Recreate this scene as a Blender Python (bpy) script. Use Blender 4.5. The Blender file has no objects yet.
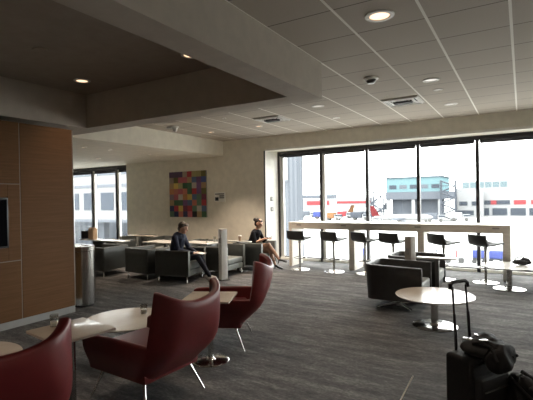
import bpy, bmesh, math, random
from mathutils import Vector, Matrix, Quaternion
random.seed(7)
S = bpy.context.scene
COL = S.collection
PI = math.pi

# ---------------------------------------------------------------- camera
cam_d = bpy.data.cameras.new('camera'); cam = bpy.data.objects.new('camera', cam_d); COL.objects.link(cam)
cam_d.sensor_width = 36.0; cam_d.lens = 426.45 / 533 * 36.0
cam_d.clip_start = 0.05; cam_d.clip_end = 2000
Rm = Matrix(((0.85765667, 0.01325963, 0.51405177), (0.51390431, 0.01307389, -0.85774788), (-0.01809407, 0.99982661, 0.00439873)))
cam.matrix_world = Matrix.Translation((0, 0, 1.68)) @ Rm.to_4x4()
S.camera = cam

# ---------------------------------------------------------------- world, sun, exposure
W = bpy.data.worlds.new('overcast_sky'); S.world = W; W.use_nodes = True
bg = W.node_tree.nodes['Background']
bg.inputs[0].default_value = (1.0, 0.99, 0.965, 1); bg.inputs[1].default_value = 3.3
sun_d = bpy.data.lights.new('sun', 'SUN'); sun_d.energy = .5; sun_d.angle = math.radians(3); sun_d.color = (1, .96, .9)
sun = bpy.data.objects.new('sun', sun_d); COL.objects.link(sun)
sun.rotation_euler = (math.radians(38), 0, math.radians(-25))     # from behind the building, high: it never enters the room
S.view_settings.view_transform = 'Standard'; S.view_settings.look = 'None'
S.view_settings.gamma = 1; S.view_settings.use_curve_mapping = False
S.view_settings.exposure = 2.1
S.cycles.use_denoising = True
S.cycles.max_bounces = 10; S.cycles.diffuse_bounces = 6; S.cycles.glossy_bounces = 4
S.cycles.transparent_max_bounces = 12; S.cycles.sample_clamp_indirect = 6.0
S.cycles.caustics_reflective = False; S.cycles.caustics_refractive = False

# ---------------------------------------------------------------- materials
def mat(name, col, rough=.6, metal=0.0, spec=.5, emit=0.0, ecol=None, noise=None, bump=None, coat=0.0):
    m = bpy.data.materials.new(name); m.use_nodes = True
    nt = m.node_tree; b = nt.nodes['Principled BSDF']
    b.inputs['Base Color'].default_value = (*col, 1); b.inputs['Roughness'].default_value = rough
    b.inputs['Metallic'].default_value = metal; b.inputs['Specular IOR Level'].default_value = spec
    b.inputs['Coat Weight'].default_value = coat
    if emit:
        b.inputs['Emission Color'].default_value = (*(ecol or col), 1); b.inputs['Emission Strength'].default_value = emit
    tc = nt.nodes.new('ShaderNodeTexCoord'); mp = nt.nodes.new('ShaderNodeMapping')
    nt.links.new(tc.outputs['Object'], mp.inputs['Vector'])
    nz = nt.nodes.new('ShaderNodeTexNoise'); nt.links.new(mp.outputs[0], nz.inputs['Vector'])
    sc, amt, stretch = noise or (6.0, .06, (1, 1, 1))
    nz.inputs['Scale'].default_value = sc; nz.inputs['Detail'].default_value = 4
    mp.inputs['Scale'].default_value = stretch
    rp = nt.nodes.new('ShaderNodeValToRGB'); nt.links.new(nz.outputs['Fac'], rp.inputs[0])
    rp.color_ramp.elements[0].position = .3; rp.color_ramp.elements[1].position = .7
    rp.color_ramp.elements[0].color = (*[c * (1 - amt) for c in col], 1)
    rp.color_ramp.elements[1].color = (*[min(1, c * (1 + amt)) for c in col], 1)
    nt.links.new(rp.outputs[0], b.inputs['Base Color'])
    if bump:
        bs, bd = bump
        n2 = nt.nodes.new('ShaderNodeTexNoise'); n2.inputs['Scale'].default_value = bs
        nt.links.new(tc.outputs['Object'], n2.inputs['Vector'])
        bp = nt.nodes.new('ShaderNodeBump'); bp.inputs['Strength'].default_value = bd; bp.inputs['Distance'].default_value = .01
        nt.links.new(n2.outputs['Fac'], bp.inputs['Height']); nt.links.new(bp.outputs[0], b.inputs['Normal'])
    return m

M = {}
M['wall'] = mat('wall_paint', (.80, .755, .65), .75, bump=(120, .05))
M['jamb'] = mat('jamb_paint', (.86, .84, .78), .6)
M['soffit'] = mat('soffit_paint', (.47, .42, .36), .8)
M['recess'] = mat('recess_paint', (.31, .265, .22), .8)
M['lowceil'] = mat('low_ceiling_paint', (.56, .52, .46), .8)
M['frame'] = mat('window_frame_dark', (.035, .032, .035), .45)
M['frame_lit'] = mat('window_post_pale', (.62, .61, .58), .5)  # for post sides: window light on them put into the colour
M['blind'] = mat('roller_blind_dark', (.04, .038, .045), .7)
M['black_leather'] = mat('black_leather', (.026, .027, .027), .5, noise=(14, .15, (1, 1, 1)), bump=(90, .08))
M['green_leather'] = mat('charcoal_green_leather', (.05, .056, .053), .5, noise=(14, .12, (1, 1, 1)), bump=(90, .08))
M['lit_leather'] = mat('lit_grey_leather', (.20, .215, .205), .42, noise=(10, .08, (1, 1, 1)))  # paler version of the dark chair leather, window light put into its colour
M['red_leather'] = mat('red_leather', (.13, .012, .013), .42, noise=(9, .10, (1, 1, 1)), bump=(160, .06))
M['red_seat'] = mat('red_leather_seat', (.12, .014, .018), .42)
M['chrome'] = mat('chrome', (.72, .71, .70), .16, 1.0)
M['steel'] = mat('brushed_steel', (.46, .45, .43), .22, 1.0, noise=(30, .12, (1, 1, .03)))
M['steel_dark'] = mat('dark_steel', (.16, .155, .15), .35, 1.0)
M['laminate'] = mat('beige_laminate', (.60, .53, .45), .22, coat=.3)
M['laminate_white'] = mat('white_laminate', (.74, .72, .68), .25, coat=.3)
M['bar_wood'] = mat('pale_bar_wood', (.70, .66, .59), .45, noise=(5, .10, (1, 8, 8)))
M['black_plastic'] = mat('black_plastic', (.014, .014, .016), .4)
M['black_cloth'] = mat('black_nylon', (.010, .010, .011), .8, noise=(60, .3, (1, 1, 1)), bump=(200, .25))
M['screen'] = mat('dark_screen', (.006, .006, .007), .7, spec=.0)
M['white_plastic'] = mat('white_plastic', (.78, .77, .74), .4)
M['paper'] = mat('paper', (.82, .81, .78), .7)
M['vent'] = mat('vent_white_metal', (.72, .70, .66), .4)
M['vent_dark'] = mat('vent_dark_gap', (.03, .03, .03), .7)
M['lamp'] = mat('lamp_glow', (1, .80, .62), .5, emit=.42, ecol=(1, .66, .42))
M['lamp_off'] = mat('lamp_pale_lens', (.82, .80, .77), .3, emit=.06, ecol=(1, .85, .7))
M['lamp_trim'] = mat('lamp_trim', (.68, .65, .60), .45)
M['grey_base'] = mat('grey_baseboard', (.27, .265, .255), .5)
M['brown_paper'] = mat('brown_paper', (.42, .30, .20), .8)
M['power_wood'] = mat('tower_grey', (.33, .31, .28), .5)
M['seam'] = mat('metal_seam', (.20, .165, .13), .5, .2)
M['skin'] = mat('skin', (.50, .29, .20), .5)
M['hair_grey'] = mat('grey_brown_hair', (.12, .09, .07), .7, noise=(60, .35, (1, 1, 1)))
M['hair_dark'] = mat('dark_hair', (.012, .009, .008), .6, spec=.25)
M['navy'] = mat('navy_sweater', (.012, .018, .04), .85)
M['jeans'] = mat('dark_blue_trousers', (.011, .014, .028), .85)
M['dress'] = mat('black_clothing', (.007, .007, .010), .9, spec=.2)
M['shoe_white'] = mat('white_shoe', (.62, .60, .57), .5)
M['shoe_black'] = mat('black_shoe', (.012, .011, .011), .35)
M['eye'] = mat('eye_dark', (.02, .015, .012), .3)
M['lip'] = mat('lip', (.36, .13, .11), .5)
# outdoors
M['concrete'] = mat('apron_concrete', (.27, .27, .265), .9, noise=(.08, .06, (1, 1, 1)))
M['ext_white'] = mat('pale_cladding', (.17, .173, .178), .9, spec=.0)
M['ext_grey'] = mat('grey_cladding', (.066, .073, .085), .9, spec=.0)
M['ext_dark'] = mat('dark_windows', (.036, .042, .052), .9, spec=.0)
M['ext_teal'] = mat('teal_glazing', (.078, .125, .137), .9, spec=.0)
M['ext_blue'] = mat('pale_blue_glazing', (.075, .10, .11), .9, spec=.0)
M['ext_red'] = mat('red_panel', (.16, .034, .038), .9, spec=.0)
M['ext_steel'] = mat('lattice_steel', (.045, .05, .06), .9, spec=.0)
M['ext_bluebox'] = mat('blue_container', (.04, .05, .14), .9, spec=.0)
M['ext_orange'] = mat('orange_paint', (.14, .075, .04), .9, spec=.0)
M['bridge_white'] = mat('bridge_white', (.12, .122, .125), .9, spec=.0)
M['tyre'] = mat('tyre_rubber', (.03, .03, .03), .8)

def nodes_of(name):
    m = bpy.data.materials.new(name); m.use_nodes = True
    return m, m.node_tree, m.node_tree.nodes['Principled BSDF']

def mk_carpet():
    m, nt, b = nodes_of('carpet'); N = nt.nodes; L = nt.links
    b.inputs['Roughness'].default_value = .95; b.inputs['Specular IOR Level'].default_value = .15
    tc = N.new('ShaderNodeTexCoord')
    def nz(scale, st, det=5, rot=0):
        mp = N.new('ShaderNodeMapping'); mp.inputs['Scale'].default_value = st; mp.inputs['Rotation'].default_value = (0, 0, rot)
        L.new(tc.outputs['Object'], mp.inputs[0]); n = N.new('ShaderNodeTexNoise')
        n.inputs['Scale'].default_value = scale; n.inputs['Detail'].default_value = det; n.inputs['Roughness'].default_value = .62
        L.new(mp.outputs[0], n.inputs['Vector']); return n
    a = nz(2.2, (.7, 3.0, 1), 8, .10); c = nz(30, (1, 1.8, 1), 4); d = nz(.9, (1, 1, 1), 3)
    g = nz(11, (.9, 1.9, 1), 5, .3)
    def mul(o, k, add):
        q = N.new('ShaderNodeMath'); q.operation = 'MULTIPLY_ADD'; L.new(o, q.inputs[0]); q.inputs[1].default_value = k
        if isinstance(add, float): q.inputs[2].default_value = add
        else: L.new(add, q.inputs[2])
        return q.outputs[0]
    v = mul(a.outputs['Fac'], .45, 0.0); v = mul(c.outputs['Fac'], .30, v); v = mul(g.outputs['Fac'], .25, v)
    r = N.new('ShaderNodeValToRGB'); L.new(v, r.inputs[0])
    e = r.color_ramp.elements; e[0].position = .40; e[0].color = (.055, .055, .057, 1); e[1].position = .62; e[1].color = (.22, .216, .21, 1)
    k = e.new(.52); k.color = (.115, .113, .113, 1)
    L.new(r.outputs[0], b.inputs['Base Color'])
    bp = N.new('ShaderNodeBump'); bp.inputs['Strength'].default_value = .35; bp.inputs['Distance'].default_value = .006
    L.new(c.outputs['Fac'], bp.inputs['Height']); L.new(bp.outputs[0], b.inputs['Normal'])
    return m
M['carpet'] = mk_carpet()

def mk_tiles():
    """suspended ceiling: bright T-bars every .675 m along Y, fine dark joints every .64 m across"""
    m, nt, b = nodes_of('ceiling_tiles'); N = nt.nodes; L = nt.links
    b.inputs['Roughness'].default_value = .85; b.inputs['Specular IOR Level'].default_value = .2
    tc = N.new('ShaderNodeTexCoord'); sp = N.new('ShaderNodeSeparateXYZ'); L.new(tc.outputs['Object'], sp.inputs[0])
    def line(out, off, pitch, half):
        a = N.new('ShaderNodeMath'); a.operation = 'SUBTRACT'; L.new(out, a.inputs[0]); a.inputs[1].default_value = off
        p = N.new('ShaderNodeMath'); p.operation = 'PINGPONG'; L.new(a.outputs[0], p.inputs[0]); p.inputs[1].default_value = pitch / 2
        c = N.new('ShaderNodeMath'); c.operation = 'LESS_THAN'; L.new(p.outputs[0], c.inputs[0]); c.inputs[1].default_value = half
        return c
    lx = line(sp.outputs['X'], -2.083, .672, .013); ly = line(sp.outputs['Y'], 3.53 - 10 * .64, .64, .007)
    n = N.new('ShaderNodeTexNoise'); n.inputs['Scale'].default_value = 90; L.new(tc.outputs['Object'], n.inputs['Vector'])
    r = N.new('ShaderNodeValToRGB'); r.color_ramp.elements[0].color = (.47, .42, .36, 1); r.color_ramp.elements[1].color = (.53, .475, .41, 1)
    L.new(n.outputs['Fac'], r.inputs[0])
    a = N.new('ShaderNodeMix'); a.data_type = 'RGBA'; L.new(ly.outputs[0], a.inputs['Factor']); L.new(r.outputs[0], a.inputs['A']); a.inputs['B'].default_value = (.17, .15, .13, 1)
    c = N.new('ShaderNodeMix'); c.data_type = 'RGBA'; L.new(lx.outputs[0], c.inputs['Factor']); L.new(a.outputs['Result'], c.inputs['A']); c.inputs['B'].default_value = (.92, .89, .83, 1)
    L.new(c.outputs['Result'], b.inputs['Base Color'])
    return m
M['tiles'] = mk_tiles()

def mk_wood():
    m, nt, b = nodes_of('wood_veneer'); N = nt.nodes; L = nt.links
    b.inputs['Roughness'].default_value = .6; b.inputs['Specular IOR Level'].default_value = .12
    tc = N.new('ShaderNodeTexCoord'); mp = N.new('ShaderNodeMapping'); mp.inputs['Scale'].default_value = (1, .5, 14)
    L.new(tc.outputs['Object'], mp.inputs[0]); n = N.new('ShaderNodeTexNoise'); n.inputs['Scale'].default_value = 3.2; n.inputs['Detail'].default_value = 8; n.inputs['Roughness'].default_value = .7
    L.new(mp.outputs[0], n.inputs['Vector']); r = N.new('ShaderNodeValToRGB'); L.new(n.outputs['Fac'], r.inputs[0])
    r.color_ramp.elements[0].position = .3; r.color_ramp.elements[0].color = (.115, .056, .024, 1)
    r.color_ramp.elements[1].position = .72; r.color_ramp.elements[1].color = (.17, .086, .038, 1)
    L.new(r.outputs[0], b.inputs['Base Color']); return m
M['wood'] = mk_wood()

def mk_corrugated(name, c0, c1, pitch=.3, dark=.14):
    m, nt, b = nodes_of(name); N = nt.nodes; L = nt.links
    b.inputs['Roughness'].default_value = .9; b.inputs['Specular IOR Level'].default_value = 0
    tc = N.new('ShaderNodeTexCoord'); w = N.new('ShaderNodeTexWave'); w.inputs['Scale'].default_value = 1 / pitch / 6.28 * 2; w.bands_direction = 'X'
    ge = N.new('ShaderNodeNewGeometry'); sp = N.new('ShaderNodeSeparateXYZ'); L.new(tc.outputs['Object'], sp.inputs[0])
    ad = N.new('ShaderNodeMath'); ad.operation = 'ADD'; L.new(sp.outputs['X'], ad.inputs[0]); L.new(sp.outputs['Y'], ad.inputs[1])
    cb = N.new('ShaderNodeCombineXYZ'); L.new(ad.outputs[0], cb.inputs['X']); L.new(cb.outputs[0], w.inputs['Vector'])
    r = N.new('ShaderNodeValToRGB'); r.color_ramp.elements[0].color = (*c0, 1); r.color_ramp.elements[1].color = (*c1, 1); L.new(w.outputs['Fac'], r.inputs[0])
    L.new(r.outputs[0], b.inputs['Base Color']); return m
M['corrugated'] = mk_corrugated('corrugated_cladding', (.058, .064, .074), (.080, .087, .098))
M['corrugated_wide'] = mk_corrugated('wide_corrugated_cladding', (.042, .047, .055), (.062, .068, .078), .9)

def mk_glass():
    m = bpy.data.materials.new('window_glass'); m.use_nodes = True; nt = m.node_tree; N = nt.nodes; L = nt.links
    N.clear(); o = N.new('ShaderNodeOutputMaterial'); t = N.new('ShaderNodeBsdfTransparent'); g = N.new('ShaderNodeBsdfGlossy')
    t.inputs[0].default_value = (.94, .96, .96, 1); g.inputs['Roughness'].default_value = .02
    lw = N.new('ShaderNodeLayerWeight'); lw.inputs[0].default_value = .5
    pw_ = N.new('ShaderNodeMath'); pw_.operation = 'POWER'; pw_.inputs[1].default_value = 4.0; L.new(lw.outputs['Facing'], pw_.inputs[0])
    f = N.new('ShaderNodeMath'); f.operation = 'MULTIPLY_ADD'; f.name = 'reflectance'; f.inputs[1].default_value = .8; f.inputs[2].default_value = .03; L.new(pw_.outputs[0], f.inputs[0]); x = N.new('ShaderNodeMixShader')
    L.new(f.outputs[0], x.inputs[0]); L.new(t.outputs[0], x.inputs[1]); L.new(g.outputs[0], x.inputs[2]); L.new(x.outputs[0], o.inputs[0])
    return m
M['glass'] = mk_glass()
def mk_clear():
    m = mk_glass(); m.name = 'tumbler_glass'
    m.node_tree.nodes['Transparent BSDF'].inputs[0].default_value = (.86, .86, .84, 1); m.node_tree.nodes['reflectance'].inputs[2].default_value = .06
    return m
M['tumbler'] = mk_clear()

# ---------------------------------------------------------------- mesh helpers
def BM(): return bmesh.new()
def bx(bm, c, s, rz=0, bev=0, seg=2, rot=None, mi=0):
    r = bmesh.ops.create_cube(bm, size=1); vs = r['verts']
    bmesh.ops.scale(bm, vec=s, verts=vs)
    if bev:
        es = list({e for v in vs for e in v.link_edges})
        g = bmesh.ops.bevel(bm, geom=es, offset=bev, segments=seg, affect='EDGES', profile=.6)
        vs = list({v for f in g['faces'] for v in f.verts} | {v for v in vs if v.is_valid})
    fs = {f for v in vs for f in v.link_faces}
    for f in fs: f.material_index = mi
    mt = Matrix.Translation(c) @ (rot.to_4x4() if rot else Matrix.Rotation(rz, 4, 'Z'))
    bmesh.ops.transform(bm, matrix=mt, verts=vs)
    return bm
def lathe(bm, prof, c=(0, 0, 0), n=40, mi=0, cap=True):
    rings = []
    for (r, z) in prof:
        rings.append([bm.verts.new((c[0] + max(r, 1e-5) * math.cos(2 * PI * k / n), c[1] + max(r, 1e-5) * math.sin(2 * PI * k / n), c[2] + z)) for k in range(n)])
    for a, b in zip(rings, rings[1:]):
        for k in range(n):
            f = bm.faces.new((a[k], a[(k + 1) % n], b[(k + 1) % n], b[k])); f.material_index = mi
    if cap:
        bm.faces.new(list(reversed(rings[0]))).material_index = mi; bm.faces.new(rings[-1]).material_index = mi
    return bm
def tube(bm, pts, rad, n=10, mi=0):
    pts = [Vector(p) for p in pts]; rads = rad if isinstance(rad, (list, tuple)) else [rad] * len(pts)
    rings = []; up = Vector((0, 0, 1)); ref = None
    for i, p in enumerate(pts):
        d = (pts[min(i + 1, len(pts) - 1)] - pts[max(i - 1, 0)]).normalized()
        if ref is None:
            ref = d.cross(up) if abs(d.dot(up)) < .95 else d.cross(Vector((1, 0, 0)))
        a = (ref - d * ref.dot(d)).normalized(); b = d.cross(a); ref = a
        rings.append([bm.verts.new(p + (a * math.cos(2 * PI * k / n) + b * math.sin(2 * PI * k / n)) * rads[i]) for k in range(n)])
    for r0, r1 in zip(rings, rings[1:]):
        for k in range(n): bm.faces.new((r0[k], r0[(k + 1) % n], r1[(k + 1) % n], r1[k])).material_index = mi
    bm.faces.new(list(reversed(rings[0]))).material_index = mi; bm.faces.new(rings[-1]).material_index = mi
    return bm
def prism(bm, poly, z0, z1, mi=0):
    lo = [bm.verts.new((x, y, z0)) for x, y in poly]; hi = [bm.verts.new((x, y, z1)) for x, y in poly]; n = len(poly)
    bm.faces.new(list(reversed(lo))).material_index = mi; bm.faces.new(hi).material_index = mi
    for k in range(n): bm.faces.new((lo[k], lo[(k + 1) % n], hi[(k + 1) % n], hi[k])).material_index = mi
    return bm
def ell(bm, c, r, seg=20, rot=None, mi=0):
    g = bmesh.ops.create_uvsphere(bm, u_segments=seg, v_segments=max(8, seg // 2), radius=1); vs = g['verts']
    bmesh.ops.scale(bm, vec=r, verts=vs)
    for f in {f for v in vs for f in v.link_faces}: f.material_index = mi
    bmesh.ops.transform(bm, matrix=Matrix.Translation(c) @ (rot.to_4x4() if rot else Matrix.Identity(4)), verts=vs)
    return bm
def obj(name, bm, m, parent=None, smooth=True, angle=35):
    bmesh.ops.recalc_face_normals(bm, faces=bm.faces)
    me = bpy.data.meshes.new(name); bm.to_mesh(me); bm.free()
    for x in (m if isinstance(m, (list, tuple)) else [m]): me.materials.append(x)
    if smooth:
        me.polygons.foreach_set('use_smooth', [True] * len(me.polygons))
        try: me.set_sharp_from_angle(angle=math.radians(angle))
        except Exception: pass
    o = bpy.data.objects.new(name, me); COL.objects.link(o)
    if parent: o.parent = parent
    return o
from mathutils import noise as mnoise
def crumple(bm, sc, amt, seed=0):
    bmesh.ops.subdivide_edges(bm, edges=bm.edges[:], cuts=1, use_grid_fill=True)
    for v in bm.verts:
        n = mnoise.noise_vector(v.co * sc + Vector((seed, 0, 0))); v.co += n * amt
    return bm
def tag(o, label, cat, group=None):
    o['label'] = label; o['category'] = cat
    if group: o['group'] = group
    return o
def thing(name, label, cat, loc=(0, 0, 0), rz=0, group=None):
    o = bpy.data.objects.new(name, None); COL.objects.link(o); o.location = loc; o.rotation_euler = (0, 0, rz)
    o.empty_display_size = .1
    return tag(o, label, cat, group)
def struct(name, bm, m, parent=None, smooth=False):
    o = obj(name, bm, m, parent, smooth)
    if not parent: o['kind'] = 'structure'
    return o
def dup(root, loc, rz, label=None, group=None):
    r = root.copy(); COL.objects.link(r); r.location = loc; r.rotation_euler = (0, 0, rz)
    if label: r['label'] = label
    if group: r['group'] = group
    for ch in list(root.children):
        c = ch.copy(); COL.objects.link(c); c.parent = r
        for g in ch.children:
            d = g.copy(); COL.objects.link(d); d.parent = c
    return r
def bxx(bm, x0, x1, y0, y1, z0, z1, **k):
    return bx(bm, ((x0 + x1) / 2, (y0 + y1) / 2, (z0 + z1) / 2), (x1 - x0, y1 - y0, z1 - z0), **k)

# ================================================================ SETTING
XR = 6.6          # right wall (outside the frame)
YB = -4.2         # wall behind the camera
XL = -16.0        # far left wall
CZ = 3.32         # tile ceiling
b = BM(); bxx(b, XL - .2, XR + .2, YB - .2, 10.42, -.25, 0); struct('floor', b, M['carpet'])
# tile ceiling
b = BM(); bxx(b, -2.083, XR + .2, YB - .2, 9.8, CZ, CZ + .3); bxx(b, -7.28, -2.083, 4.84, 9.8, CZ, CZ + .3); struct('ceiling', b, M['tiles'])
# bulkhead frame round the recess
b = BM()
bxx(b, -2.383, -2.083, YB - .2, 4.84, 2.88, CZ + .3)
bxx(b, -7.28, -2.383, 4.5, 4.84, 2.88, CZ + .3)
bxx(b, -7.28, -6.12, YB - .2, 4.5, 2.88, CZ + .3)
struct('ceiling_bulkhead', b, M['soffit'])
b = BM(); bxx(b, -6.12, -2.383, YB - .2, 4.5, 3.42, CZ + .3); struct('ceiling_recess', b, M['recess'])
# lower ceiling at the left
b = BM(); bxx(b, XL - .2, -7.28, YB - .2, 10.42, 2.9, CZ + .3); struct('ceiling_low', b, M['wall'])
# back wall (art wall) and header over the windows
b = BM(); bxx(b, -11.3, -5.9, 9.8, 10.42, 0, CZ + .3); struct('wall_back', b, M['wall'])
b = BM(); bxx(b, -5.9, XR + .2, 9.8, 10.42, 2.945, CZ + .3); struct('wall_header', b, M['wall'])
# splayed white jamb
b = BM(); prism(b, [(-5.905, 9.795), (-5.77, 10.25), (-5.77, 10.42), (-5.905, 10.42)], 0, 2.945); struct('trim_1', b, M['jamb'])
b = BM(); bxx(b, -5.925, -5.895, 9.78, 9.802, 0.05, 2.95); struct('trim_2', b, M['frame'])
b = BM(); bxx(b, -5.9, XR, 9.79, 9.80, 2.945, 3.0); struct('trim_3', b, M['jamb'])
# right and near walls, left walls
b = BM(); bxx(b, XR, XR + .2, YB - .2, 10.42, 0, CZ); struct('wall_right', b, M['wall'])
b = BM(); bxx(b, XL - .2, XR + .2, YB - .2, YB, 0, CZ + .3); struct('wall_near', b, M['wall'])
b = BM(); bxx(b, XL - .2, XL, YB, 10.42, 0, CZ + .3); struct('wall_left', b, M['wall'])
b = BM(); bxx(b, -6.75, -6.56, YB, 4.06, 0, 2.88); struct('wall_partition', b, M['wall'])
b = BM(); bxx(b, -11.3, -5.93, 9.785, 9.80, 0, .1); struct('baseboard_back', b, M['grey_base'])

# windows: each bay a window with its own frame, pane and roller blind
def window_bay(n, x0, x1, y, ztop, blind, pale, sill=.06):
    w = bpy.data.objects.new('window_%d' % n, None); COL.objects.link(w); w['kind'] = 'structure'; w.location = (x0, y, 0)
    L = x1 - x0; f = BM()
    bxx(f, -.035, .035, -.06, .06, 0, ztop)                       # post
    bxx(f, .035, L - .035, -.05, .05, ztop - .085, ztop)           # head
    bxx(f, .035, L - .035, -.03, .05, sill, sill + .03)
    obj('window_frame', f, M['frame'], w, False)
    s = BM(); bxx(s, .035, L - .035, -.09, .05, 0, sill); obj('window_sill', s, M['jamb'], w, False)
    if pale:
        p = BM(); bxx(p, .035, .035 + pale, -.04, .045, sill, ztop - .09); obj('window_post_lit_side', p, M['frame_lit'], w, False)  # side face of the post, its light painted as a pale strip
    g = BM(); bxx(g, .035, L - .035, .012, .018, sill, ztop - .08); obj('window_pane', g, M['glass'], w, False)
    if blind:
        q = BM(); tube(q, [(.05, -.03, ztop - .10), (L - .05, -.03, ztop - .10)], .038, 12)
        bxx(q, .06, L - .06, -.032, -.026, ztop - .10 - blind, ztop - .1); bxx(q, .06, L - .06, -.04, -.02, ztop - .115 - blind, ztop - .09 - blind)
        obj('roller_blind', q, M['blind'], w)
    return w
xs = [-5.75, -4.49, -3.265, -2.055, -.82, .40, 1.62, 2.84, 4.06, 5.28, 6.55]
bl = [.05, .05, .06, .05, .05, .05, .05, .05, .05, .05]
pl = [.10, .07, .0, .0, .0, 0, 0, 0, 0, 0]
for i in range(10): window_bay(i + 1, xs[i], xs[i + 1], 10.32, 2.945, bl[i], pl[i])
xl = [-16.0, -14.75, -13.43, -12.13, -11.3]
for i in range(4): window_bay(11 + i, xl[i], xl[i + 1], 10.12, 2.9, .12, .09)
b = BM(); bxx(b, XL, -11.3, 10.2, 10.42, 0, .05); struct('trim_4', b, M['frame'])

# ================================================================ WOOD CASEWORK
t = thing('wood_panel_cabinet', 'brown wood-veneer panelled casework wall with a dark screen, at the left edge', 'cabinet', (-5.86, 1.5, 0))
y1 = 4.06 - 1.5
b = BM(); bxx(b, -.68, -.022, YB + .05 - 1.5, y1, .1, 2.77); obj('carcass', b, M['wood'], t, False)
seamY = 3.26 - 1.5; yl = YB + .1 - 1.5
def panel(y0, y1_, z0, z1):
    p = BM(); bxx(p, -.022, 0, y0, y1_, z0, z1, bev=.003, seg=1); return obj('panel', p, M['wood'], t, False)
panel(seamY + .006, y1, .1, 2.77)
y0p = seamY - 1.3
panel(y0p, seamY - .006, 1.938, 2.77); panel(y0p, seamY - .006, .1, .893)
panel(seamY - .17, seamY - .006, .905, 1.926); panel(y0p, y0p + .06, .905, 1.926)
panel(y0p + .06, seamY - .17, .905, 1.08); panel(y0p + .06, seamY - .17, 1.757, 1.926)
panel(yl, y0p - .012, .1, 2.77)
b = BM(); bxx(b, -.012, -.004, seamY - .006, seamY + .006, .1, 2.77); bxx(b, -.012, -.002, y0p, seamY, 1.926, 1.938); bxx(b, -.012, -.002, y0p, seamY, .893, .905)
obj('metal_seam', b, M['seam'], t, False)
b = BM(); bxx(b, -.004, .004, y1 - .012, y1 + .004, .1, 2.77); obj('edge_trim', b, M['seam'], t, False)
b = BM(); bxx(b, -.66, -.01, yl, y1, 0, .1); obj('plinth', b, M['grey_base'], t, False)
t = thing('television', 'black flat television set into the wood panelling at the left edge', 'television', (-5.855, 2.6, 1.08))
b = BM(); bxx(b, -.015, .012, -.50 + .01, .49, 0.005, .67, bev=.006); obj('bezel', b, M['black_plastic'], t)
b = BM(); bxx(b, .012, .014, -.47, .47, .03, .645); obj('screen', b, M['screen'], t, False)

# ================================================================ CEILING FITTINGS
def downlight(loc, label, r=.095, lit=True, power=18):
    t = thing('downlight', label, 'ceiling light', loc, 0, 'recessed downlights')
    b = BM(); lathe(b, [(r * .76, -.002), (r * .8, -.012), (r * 1.12, -.010), (r * 1.15, 0), (r * .76, 0)], cap=False); obj('trim_ring', b, M['lamp_trim'], t)
    b = BM(); lathe(b, [(r * .78, -.004), (.001, -.003)], cap=False); obj('lamp_lens', b, M['lamp'] if lit else M['lamp_off'], t)
    if power:
        ld = bpy.data.lights.new('lamp_light', 'SPOT'); ld.energy = power; ld.spot_size = math.radians(95); ld.spot_blend = .8; ld.color = (1, .80, .62); ld.shadow_soft_size = .06
        l = bpy.data.objects.new('lamp_light', ld); COL.objects.link(l); l.parent = t; l.location = (0, 0, -.03)
    return t
downlight((-1.089, 3.872, CZ), 'largest lit round downlight, nearest in the tiled ceiling at the top of the picture', .115)
downlight((-1.09, 6.437, CZ), 'round downlight right of the smoke detector dome in the tiled ceiling', .10, False)
downlight((-1.098, 7.079, CZ), 'small pale disc light just beyond the downlight right of the smoke detector', .06, False, 0)
downlight((-1.079, 8.345, CZ), 'downlight right of the slotted air vent, closest to the window wall', .10, False, 25)
downlight((-3.126, 7.078, CZ), 'pale round downlight between the bulkhead corner and the slotted air vent', .10, False, 25)
downlight((-3.28, 8.35, CZ), 'small downlight between the two air vents near the window header', .07, False, 0)
downlight((-5.1, 8.238, CZ), 'small downlight just left of the square air diffuser', .07, True, 70)
downlight((-6.498, 8.263, CZ), 'small downlight in the tiled ceiling above the colourful square painting', .07, True, 90)
downlight((-5.162, 6.996, CZ), 'tiny dark-rimmed downlight in the tiles just behind the brown bulkhead', .04, False, 0)
downlight((-5.408, 3.921, 3.42), 'bright oval downlight in the dark ceiling recess at left', .10, True, 6)
downlight((-3.40, 3.951, 3.42), 'lit downlight in the recess half hidden by the big beam', .10)
downlight((-8.411, 6.111, 2.9), 'nearest of the three small lights in the low ceiling before the far windows', .06, True, 20)
downlight((-8.398, 6.809, 2.9), 'middle of the three small lights in the low ceiling, right of the nearest', .05, True, 0)
downlight((-10.34, 7.958, 2.9), 'farthest small light in the low ceiling close to the far left windows', .07, True, 70)
downlight((-8.407, 8.09, 2.9), 'small light in the low ceiling under the beige soffit left of the painting', .06, True, 60)
for x_, y_, z_ in ((-4.4, .6, 3.42), (-.4, 1.0, CZ), (2.2, 1.0, CZ), (2.2, 4.0, CZ)):  # unseen downlights added to fill the room with light
    downlight((x_, y_, z_), 'added fill downlight in the ceiling overhead, outside the picture', .10)
t = thing('ceiling_speaker', 'dark round ceiling speaker in the brown recess at upper left', 'speaker', (-4.695, 2.868, 3.42))
b = BM(); lathe(b, [(.001, -.008), (.07, -.008), (.08, 0)], cap=False); obj('speaker_grille', b, M['recess'], t)
t = thing('smoke_detector', 'dark-domed smoke detector on the tiled ceiling beside the beam corner', 'smoke detector', (-1.775, 5.842, CZ))
b = BM(); lathe(b, [(.10, 0), (.10, -.018), (.075, -.03), (.0, -.03)]); obj('mounting_plate', b, M['vent'], t)
b = BM(); lathe(b, [(.066, -.03), (.062, -.055), (.045, -.078), (.0, -.086)]); obj('dome', b, M['steel_dark'], t)
t = thing('ceiling_camera', 'pale cone-shaped fitting hanging from the tiles above the beige soffit', 'ceiling fitting', (-6.642, 7.157, CZ))
b = BM(); lathe(b, [(.09, 0), (.09, -.02), (.06, -.03), (.05, -.09), (.03, -.12), (0, -.12)]); obj('cone_body', b, M['vent'], t)
b = BM(); bxx(b, -.22, -.05, -.03, .03, -.03, 0); obj('bracket', b, M['vent'], t)
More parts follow.
